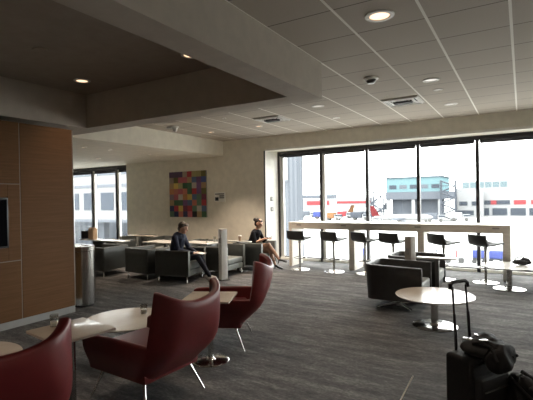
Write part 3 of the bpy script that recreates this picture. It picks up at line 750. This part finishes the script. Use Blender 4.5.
def person(label, loc, rz, segs, head, facedir, mats, hairfn, voxel=.008):
    t = thing('person', label, 'person', loc, rz)
    bm = BM()
    for s in segs: capsule(bm, *s[:4])
    h = Vector(head); f = Vector(facedir).normalized(); sdv = Vector((0, 0, 1)).cross(f).normalized(); u = f.cross(sdv)
    rot = Matrix((f, sdv, u)).transposed()
    def H(a, b_, c): return h + f * a + sdv * b_ + u * c
    ell(bm, H(-.008, 0, .018), (.098, .077, .100), 24, rot); ell(bm, H(.022, 0, -.045), (.066, .056, .068), 20, rot)
    ell(bm, H(.062, 0, -.085), (.024, .028, .022), 12, rot)                                  # chin
    capsule(bm, H(.088, 0, .012), H(.106, 0, -.022), .009, .014, 10)                          # nose
    for sy in (-1, 1):
        ell(bm, H(-.008, sy * .078, -.005), (.020, .010, .032), 12, rot)                      # ears
        ell(bm, H(.078, sy * .030, .026), (.012, .022, .009), 10, rot)                        # brow
    me = bpy.data.meshes.new('tmp'); bm.to_mesh(me); bm.free(); to = bpy.data.objects.new('tmp', me); COL.objects.link(to)
    md = to.modifiers.new('r', 'REMESH'); md.mode = 'VOXEL'; md.voxel_size = voxel
    sm = to.modifiers.new('s', 'SMOOTH'); sm.iterations = 3; sm.factor = .5
    dg = bpy.context.evaluated_depsgraph_get(); dg.update(); m2 = bpy.data.meshes.new_from_object(to.evaluated_get(dg)); bpy.data.objects.remove(to)
    m2.name = 'body'; m2.materials.clear(); keys = list(mats)
    for k in keys: m2.materials.append(M[mats[k]])
    m2.materials.append(M['eye']); m2.materials.append(M['lip'])
    hs = [(H(0, 0, .02), H(0.02, 0, -.05), .105, .075, 'skin')]
    pts = segs + hs
    for p in m2.polygons:
        c = p.center; best = min(pts, key=lambda s: capdist(c, s)); p.material_index = keys.index(best[4]); p.use_smooth = True
        l = c - h; a, b_, e = l.dot(f), l.dot(sdv), l.dot(u)
        if a > .06 and abs(abs(b_) - .030) < .013 and abs(e - .008) < .008: p.material_index = len(keys)
        if a > .07 and abs(b_) < .022 and abs(e + .055) < .007: p.material_index = len(keys) + 1
    o = bpy.data.objects.new('body', m2); COL.objects.link(o); o.parent = t
    hb = BM(); hairfn(hb, H, rot); hm = bpy.data.meshes.new('h')
    obj('hair', hb, M[mats['hairm']] if 'hairm' in mats else M['hair_grey'], t, True, 80)
    return t
# seated reader in navy
def man_hair(b, H, rot):
    ell(b, H(-.030, 0, .040), (.095, .086, .092), 24, rot); ell(b, H(.03, 0, .085), (.062, .066, .036), 18, rot); ell(b, H(-.06, 0, -.02), (.055, .074, .07), 18, rot)
Z0 = .44
segs = [((0, 0, Z0 + .02), (.0, 0, Z0 + .20), .135, .135, 'top'), ((.0, 0, Z0 + .20), (.06, 0, Z0 + .42), .14, .15, 'top'),
        ((.06, -.10, Z0 + .44), (.06, .10, Z0 + .44), .085, .085, 'top'), ((.08, 0, Z0 + .50), (.125, 0, Z0 + .60), .06, .052, 'skin'),
        ((0, -.09, Z0), (0, .09, Z0), .11, .11, 'leg')]
for sy in (-1, 1):
    sh = (.07, sy * .185, Z0 + .45); el = (.17, sy * .235, Z0 + .20); wr = (.42, sy * .075, Z0 + .13)
    segs += [(sh, el, .062, .048, 'top'), (el, wr, .046, .033, 'top')]
    segs += hand_segs(wr, (.9, -sy * .25, -.05), (0, 0, 1), -sy)
segs += [((0, -.10, Z0 - .0), (.53, -.09, Z0 + .06), .095, .065, 'leg'), ((.53, -.09, Z0 + .06), (.80, -.10, .12), .062, .042, 'leg'), ((.80, -.10, .075), (.79, -.10, .05), .04, .042, 'shoe'), ((.80, -.10, .05), (.97, -.12, .035), .044, .034, 'shoe'),
         ((0, .10, Z0 - .0), (.50, .11, Z0 + .06), .095, .065, 'leg'), ((.50, .11, Z0 + .06), (.64, .12, .12), .062, .042, 'leg'), ((.64, .12, .06), (.62, .12, .05), .04, .042, 'shoe'), ((.64, .12, .05), (.82, .14, .035), .044, .034, 'shoe')]
pm = person('person in a navy sweater and dark trousers, bent over papers in a club chair', (-6.30, 6.76, 0), math.radians(14), segs, (.165, .01, Z0 + .64), (.93, .22, -.34),
       dict(skin='skin', top='navy', leg='jeans', shoe='shoe_white'), man_hair)
t = thing('papers', 'white sheets held on the lap of the person in navy', 'paper', (-5.84, 6.88, Z0 + .125), math.radians(14))
b = BM(); bx(b, (.04, 0, 0), (.27, .20, .006), rot=Matrix.Rotation(math.radians(6), 3, 'Y')); obj('paper_sheet', b, M['paper'], t, False)
# seated person in black with crossed bare legs
def bun_hair(b, H, rot):
    ell(b, H(-.036, 0, .032), (.086, .082, .088), 24, rot); ell(b, H(-.05, 0, -.02), (.055, .072, .07), 18, rot)
    ell(b, H(-.135, 0, .045), (.040, .042, .040), 16, rot); ell(b, H(.005, 0, .07), (.07, .070, .036), 16, rot)
segs = [((0, 0, Z0 + .02), (.03, 0, Z0 + .20), .125, .11, 'top'), ((.03, 0, Z0 + .20), (.12, 0, Z0 + .40), .115, .12, 'top'),
        ((.12, -.08, Z0 + .42), (.12, .08, Z0 + .42), .072, .072, 'top'), ((.14, 0, Z0 + .47), (.18, 0, Z0 + .56), .05, .042, 'skin'),
        ((0, -.09, Z0), (0, .09, Z0), .115, .115, 'top')]
for sy in (-1, 1):
    sh = (.13, sy * .16, Z0 + .42); el = (.22, sy * .20, Z0 + .20); wr = (.40, sy * .06, Z0 + .29)
    segs += [(sh, el, .052, .042, 'top'), (el, wr, .038, .026, 'top' if sy > 0 else 'skin')]
    segs += hand_segs(wr, (.95, -sy * .2, .1), (0, 0, 1), -sy, s=.9)
segs += [((0, -.09, Z0), (.22, -.06, Z0 + .07), .095, .085, 'top'), ((.22, -.06, Z0 + .07), (.46, .0, Z0 + .13), .078, .060, 'skin'), ((.46, .0, Z0 + .13), (.60, .02, .40), .055, .048, 'skin'), ((.60, .02, .40), (.72, .03, .24), .046, .028, 'skin'),
         ((.72, .03, .235), (.80, .03, .225), .028, .027, 'shoe'), ((.80, .03, .225), (.90, .03, .20), .027, .022, 'shoe'), ((.71, .03, .215), (.68, .03, .13), .016, .008, 'shoe'),
         ((0, .10, Z0 - .01), (.46, .06, Z0), .095, .060, 'skin'), ((0, .10, Z0 - .01), (.2, .09, Z0), .10, .088, 'top'), ((.46, .06, Z0), (.55, .05, .22), .054, .044, 'skin'), ((.55, .05, .22), (.60, .05, .11), .042, .028, 'skin'),
         ((.60, .05, .10), (.68, .05, .06), .028, .027, 'shoe'), ((.68, .05, .055), (.78, .05, .028), .028, .022, 'shoe'), ((.60, .05, .08), (.59, .05, .012), .016, .008, 'shoe')]
pw = person('person in black with dark hair in a bun, bare legs crossed, looking at a phone', (-5.60, 8.62, 0), math.radians(2), segs, (.205, 0, Z0 + .64), (.93, 0, -.36),
       dict(skin='skin', top='dress', shoe='shoe_black'), bun_hair)
pw_hair = [c for c in pw.children if c.name.startswith('hair')][0]; pw_hair.data.materials[0] = M['hair_dark']
t = thing('phone', 'pale phone held up by the person in black', 'phone', (-5.09, 8.63, Z0 + .315), 0)
b = BM(); bx(b, (0, 0, 0), (.15, .085, .010), bev=.003, rot=Matrix.Rotation(math.radians(-22), 3, 'Y')); obj('phone_body', b, M['white_plastic'], t)
b = BM(); bx(b, (-.002, 0, .006), (.13, .072, .002), rot=Matrix.Rotation(math.radians(-22), 3, 'Y')); obj('screen', b, M['screen'], t, False)

# ================================================================ OUTSIDE
GZ = -4.5
b = BM(); bxx(b, -700, 500, 10.8, 900, GZ - .5, GZ); o = struct('ground', b, M['concrete'])
# near corrugated building / jet-bridge wall beyond the first bay
t = thing('corrugated_building', 'tall blue-grey corrugated building wall outside the first window bay', 'building', (-14, 22, GZ))
b = BM(); bxx(b, -4.2, 2.87, 0, .8, 0, 14); obj('wall_cladding', b, M['corrugated'], t, False)
b = BM(); bxx(b, .9, 2.3, -.05, 0, 7.2, 9.0); obj('window', b, M['ext_white'], t, False)
b = BM(); bxx(b, .9, 2.3, -.08, -.05, 7.1, 7.2); bxx(b, 1.6, 1.7, -.08, -.05, 7.1, 9.0); obj('window_frame', b, M['ext_grey'], t, False)
# passenger bridge outside the far left windows
t = thing('passenger_bridge', 'white passenger bridge with dark windows outside the far left windows', 'passenger bridge', (-28, 21, GZ))
b = BM(); bxx(b, -16, 9, 0, 3.5, 4.6, 8.2); obj('tunnel', b, M['bridge_white'], t, False)
for k in range(10):
    b = BM(); bxx(b, -11 + k * 2.0, -9.6 + k * 2.0, -.04, 0, 5.5, 6.8); obj('window', b, M['ext_dark'], t, False)
b = BM(); bxx(b, -16, 9, -.06, 0, 4.6, 4.8); bxx(b, -16, 9, -.06, 0, 7.2, 7.4); bxx(b, -16, 9, -.06, 0, 8.1, 8.25); obj('rail', b, M['ext_grey'], t, False)
for k in range(3):
    b = BM(); bxx(b, -9 + k * 8, -8.5 + k * 8, 1.4, 1.9, 0, 4.6); obj('column', b, M['ext_grey'], t, False)
t = thing('terminal_wall', 'blue-grey corrugated terminal wall behind the passenger bridge', 'building', (-34, 30, GZ))
b = BM(); bxx(b, -26, 13, 0, 8, 0, 11.0); obj('wall_cladding', b, M['corrugated_wide'], t, False)
b = BM(); bxx(b, -26, 13, -.1, 8.1, 11.0, 11.3); obj('roof_edge', b, M['ext_white'], t, False)

def rx(px):   # tangent of the bearing seen at the photo's column, used to place distant buildings
    return (px - 522.0) / (426.45 * .8577 + .514 * (px - 266.5)) if False else None
# control building with teal glazing, at 110 m
D = 112.0
t = thing('control_building', 'grey building with teal glazed upper storey seen between the middle window posts', 'building', (-.212 * D, D, GZ))
hw = .060 * D
b = BM(); bxx(b, -hw, hw, 0, 14, 7.1, 10.9); obj('glazed_storey', b, M['ext_teal'], t, False)
b = BM(); bxx(b, -hw - .3, hw + .3, -.3, 14.3, 10.7, 11.0); obj('roof', b, M['ext_grey'], t, False)
b = BM(); bxx(b, -hw - .2, hw + 1.6, -.2, 14, 5.2, 7.1); obj('lower_band', b, M['ext_grey'], t, False)
for k in range(5):
    b = BM(); bxx(b, -hw + .8 + k * 2.6, -hw + 2.6 + k * 2.6, -.08, 0, 7.9, 8.9); obj('window', b, M['ext_dark'] if k % 2 == 0 else M['ext_grey'], t, False)
b = BM(); bxx(b, -hw + 1, hw - 1, 2, 12, 0, 5.2); obj('ground_storey', b, M['ext_grey'], t, False)
for k in range(3):
    b = BM(); bxx(b, -hw + k * (hw - .4), -hw + k * (hw - .4) + .8, 0, .8, 0, 5.2); obj('column', b, M['ext_white'], t, False)
def lattice(label, xc, D, w, h, m='ext_steel'):
    t = thing('stair_tower', label, 'stair tower', (xc * D, D, GZ)); b = BM()
    for sx in (-w / 2, w / 2):
        for sy in (0, 2): bxx(b, sx - .12, sx + .12, sy - .1, sy + .1, 0, h)
    obj('post', b, M[m], t, False); b = BM(); n = int(h / 1.3)
    for k in range(n):
        z = k * h / n; s = 1 if k % 2 else -1; tube(b, [(-s * w / 2, 0, z), (s * w / 2, 0, z + h / n)], .16, 4); bxx(b, -w / 2, w / 2, -.08, .08, z, z + .18)
    obj('stair_flight', b, M[m], t, False); return t
lattice('steel stair tower left of the teal glazed building', -.297, 100, 2.4, 7.5)
lattice('steel stair tower right of the teal glazed building', -.139, 109, 3.2, 9.6)
# long low terminal with red panels
D = 132.0
t = thing('low_terminal', 'long low white terminal with red panels and dark windows at right', 'building', (0, D, GZ))
b = BM(); bxx(b, -16, 60, 0, 20, 0, 8.0); obj('wall_cladding', b, M['ext_white'], t, False)
for (x0, x1, mm) in ((-11.2, -7.4, 'ext_dark'), (-7.4, -6.0, 'ext_red'), (-6.0, -2.8, 'ext_dark'), (-1.9, .9, 'ext_red'), (2.0, 5.6, 'ext_red'), (6.6, 10.5, 'ext_dark'), (11.5, 15, 'ext_red')):
    b = BM(); bxx(b, x0, x1, -.1, 0, 3.5 - .2, 4.45); obj('red_panel' if mm == 'ext_red' else 'window', b, M[mm], t, False)
for k in range(6):
    b = BM(); bxx(b, -11.3 + k * 4.3, -7.8 + k * 4.3, -.1, 0, .4, 2.3); obj('garage_opening', b, M['ext_dark'], t, False)
D = 150.0
t = thing('grey_annex', 'pale grey annex building between the stair tower and the red-panelled terminal', 'building', (-.092 * 126, 126, GZ))
b = BM(); bxx(b, -3.4, 2.6, 0, 5, 0, 7.6); obj('wall_cladding', b, M['ext_white'], t, False)
for k in range(2):
    b = BM(); bxx(b, -3 + k * 3, -1 + k * 3, -.1, 0, 3.2, 4.3); obj('window', b, M['ext_dark'], t, False)
b = BM(); bxx(b, -3.6, .5, -.1, 0, .6, 1.9); obj('garage_opening', b, M['ext_dark'], t, False)
t = thing('glass_hall', 'distant hall with a strip of pale blue glazing above the low terminal', 'building', (-.066 * 170, 170, GZ))
b = BM(); bxx(b, -7.6, 7.4, 0, 12, 0, 10.9); obj('wall_cladding', b, M['ext_white'], t, False)
for k in range(6):
    b = BM(); bxx(b, -7.2 + k * 2.4, -5.2 + k * 2.4, -.1, 0, 8.5, 10.5); obj('glazing', b, M['ext_blue'], t, False)
# far left terminal
t = thing('distant_terminal', 'distant terminal with a grey roof behind the left window post', 'building', (-.46 * 200, 200, GZ))
b = BM(); bxx(b, -8, 9, 0, 10, 0, 5.2); obj('wall_cladding', b, M['ext_white'], t, False)
b = BM(); bxx(b, -8, 9, -.5, 10, 5.4, 7.4); obj('roof', b, M['ext_grey'], t, False)
b = BM(); bxx(b, -3.5, 9, -.2, 0, 2.2, 4.2); obj('red_panel', b, M['ext_red'], t, False)
t = thing('distant_concourse', 'long pale concourse with a thin red stripe on the horizon', 'building', (-.36 * 230, 230, GZ))
b = BM(); bxx(b, -17, 12, 0, 10, 0, 5.6); obj('wall_cladding', b, M['ext_white'], t, False)
b = BM(); bxx(b, -17, 12, -.2, 0, 2.4, 3.6); obj('red_panel', b, M['ext_red'], t, False)

def airplane(label, loc, rz, L, tail='ext_red'):
    t = thing('airplane', label, 'airplane', loc, rz, 'parked airplanes')
    b = BM(); R_ = L * .055; rot = Matrix.Rotation(PI / 2, 4, 'Y')
    prof = [(0, -L / 2), (R_ * .5, -L / 2 + L * .04), (R_, -L / 2 + L * .14), (R_, L * .2), (R_ * .5, L * .38), (R_ * .12, L * .5)]
    lathe(b, prof, n=20); bmesh.ops.transform(b, matrix=Matrix.Translation((0, 0, R_ * 2)) @ rot, verts=b.verts[:]); obj('fuselage', b, M['ext_white'], t)
    b = BM(); v = [(L * .36, 0, R_ * 2.6), (L * .49, 0, R_ * 2.4), (L * .54, 0, R_ * 5.6), (L * .46, 0, R_ * 5.6)]
    for dy in (-.12, .12): b.faces.new([b.verts.new((x, dy, z)) for x, y, z in v])
    bmesh.ops.convex_hull(b, input=b.verts[:]); obj('tail_fin', b, M[tail], t, False)
    for s in (-1, 1):
        b = BM(); pts = [(-L * .06, s * R_ * .5), (L * .12, s * R_ * .5), (L * .24, s * L * .45), (L * .18, s * L * .45)]
        if s < 0: pts.reverse()
        prism(b, pts, R_ * 1.4, R_ * 1.4 + .25); obj('wing', b, M['ext_grey'], t, False)
        b = BM(); tube(b, [(-L * .05, s * L * .16, R_ * .9), (L * .04, s * L * .16, R_ * .9)], R_ * .42, 12); obj('engine', b, M['ext_grey'], t)
    b = BM()
    for x, y in ((-L * .38, 0), (L * .05, R_), (L * .05, -R_)): tube(b, [(x, y - .2, .4), (x, y + .2, .4)], .4, 12); tube(b, [(x, y, .4), (x, y, R_ * 1.6)], .15, 6)
    obj('landing_gear', b, M['tyre'], t); return t
airplane('white airplane with a red tail parked before the teal glazed building', (-.237 * 95, 95, GZ), math.radians(-160), 13)
airplane('white airplane with a grey tail left of the steel stair tower', (-.325 * 130, 130, GZ), math.radians(15), 14, 'ext_grey')
airplane('white airplane with an orange tail beyond the second window', (-.40 * 120, 120, GZ), math.radians(-10), 12, 'ext_orange')

def vehicle(label, loc, rz, m, L=4.0, name='service_truck'):
    t = thing(name, label, 'truck', loc, rz, 'apron vehicles')
    b = BM(); bx(b, (-.2 * L, 0, 1.3), (.6 * L, 1.7, 1.5), bev=.08); obj('cargo_box', b, M[m], t)
    b = BM(); bx(b, (.3 * L, 0, 1.05), (.35 * L, 1.6, 1.1), bev=.12); w = obj('cab', b, M['ext_white'], t)
    b = BM(); bx(b, (.33 * L, 0, 1.35), (.30 * L, 1.66, .4)); obj('windscreen', b, M['ext_dark'], w, False)
    for sx in (-.3, .3):
        b = BM(); tube(b, [(sx * L, -.85, .4), (sx * L, .85, .4)], .4, 14); obj('wheel', b, M['tyre'], t)
    return t
vehicle('blue-boxed truck left of the left window post, beside the terminal', (-.475 * 118, 118, GZ), .2, 'ext_grey', 5.5)
vehicle('orange-boxed truck low in the second window', (-.405 * 105, 105, GZ), -.1, 'ext_orange', 4.5)
vehicle('dark blue truck beside the second window post', (-.435 * 112, 112, GZ), .1, 'ext_bluebox', 5.0)
vehicle('red truck in the middle of the second window', (-.375 * 115, 115, GZ), .1, 'ext_red', 4.0)
vehicle('grey truck just right of the third window post', (-.335 * 108, 108, GZ), 0, 'ext_steel', 5.0)
vehicle('white truck in front of the red-panelled terminal’s left end', (-.115 * 108, 108, GZ), .1, 'ext_white', 4.5)
vehicle('grey truck parked below the stair tower on the right', (-.165 * 104, 104, GZ), .1, 'ext_grey', 4.0)
def tug(label, loc, rz, m):
    t = thing('baggage_tug', label, 'tug', loc, rz, 'baggage tugs')
    b = BM(); bx(b, (0, 0, .45), (1.5, .8, .22), bev=.05); bx(b, (-.5, 0, .65), (.45, .75, .3), bev=.05); obj('chassis', b, M['ext_white'], t)
    b = BM(); bx(b, (.15, 0, .85), (.12, .5, .6), bev=.04); obj('seat_back', b, M[m], t)
    b = BM(); tube(b, [(-.2, 0, .6), (-.05, 0, 1.15)], .04, 6); obj('steering_column', b, M['ext_steel'], t)
    for sx in (-.55, .55):
        b = BM(); tube(b, [(sx, -.42, .26), (sx, .42, .26)], .26, 14); obj('wheel', b, M['tyre'], t)
    return t
tug('small baggage tug with a red seat on the bright apron below the bar', (-.127 * 42, 42, GZ), .1, 'ext_red')
tug('small baggage tug half hidden by the fifth stool’s post', (-.168 * 42.5, 42.5, GZ), .1, 'ext_grey')
def blue_cart(label, x, D):
    t = thing('baggage_cart', label, 'cart', (x * D, D, GZ), 0, 'blue baggage carts')
    b = BM(); bx(b, (0, 0, .85), (1.05, .9, .62), bev=.04); obj('container', b, M['ext_bluebox'], t)
    b = BM(); bx(b, (0, 0, .45), (1.06, .9, .08)); obj('deck', b, M['ext_steel'], t, False)
    for sx in (-.4, .4):
        b = BM(); tube(b, [(sx, -.4, .2), (sx, .4, .2)], .2, 12); obj('wheel', b, M['tyre'], t)
blue_cart('left blue baggage cart outside, beside the rightmost stool', -.079, 42.5)
blue_cart('right blue baggage cart outside, next to the bar’s right leg', -.048, 42.5)
blue_cart('blue baggage cart outside, low between the second and third stools', -.343, 40)
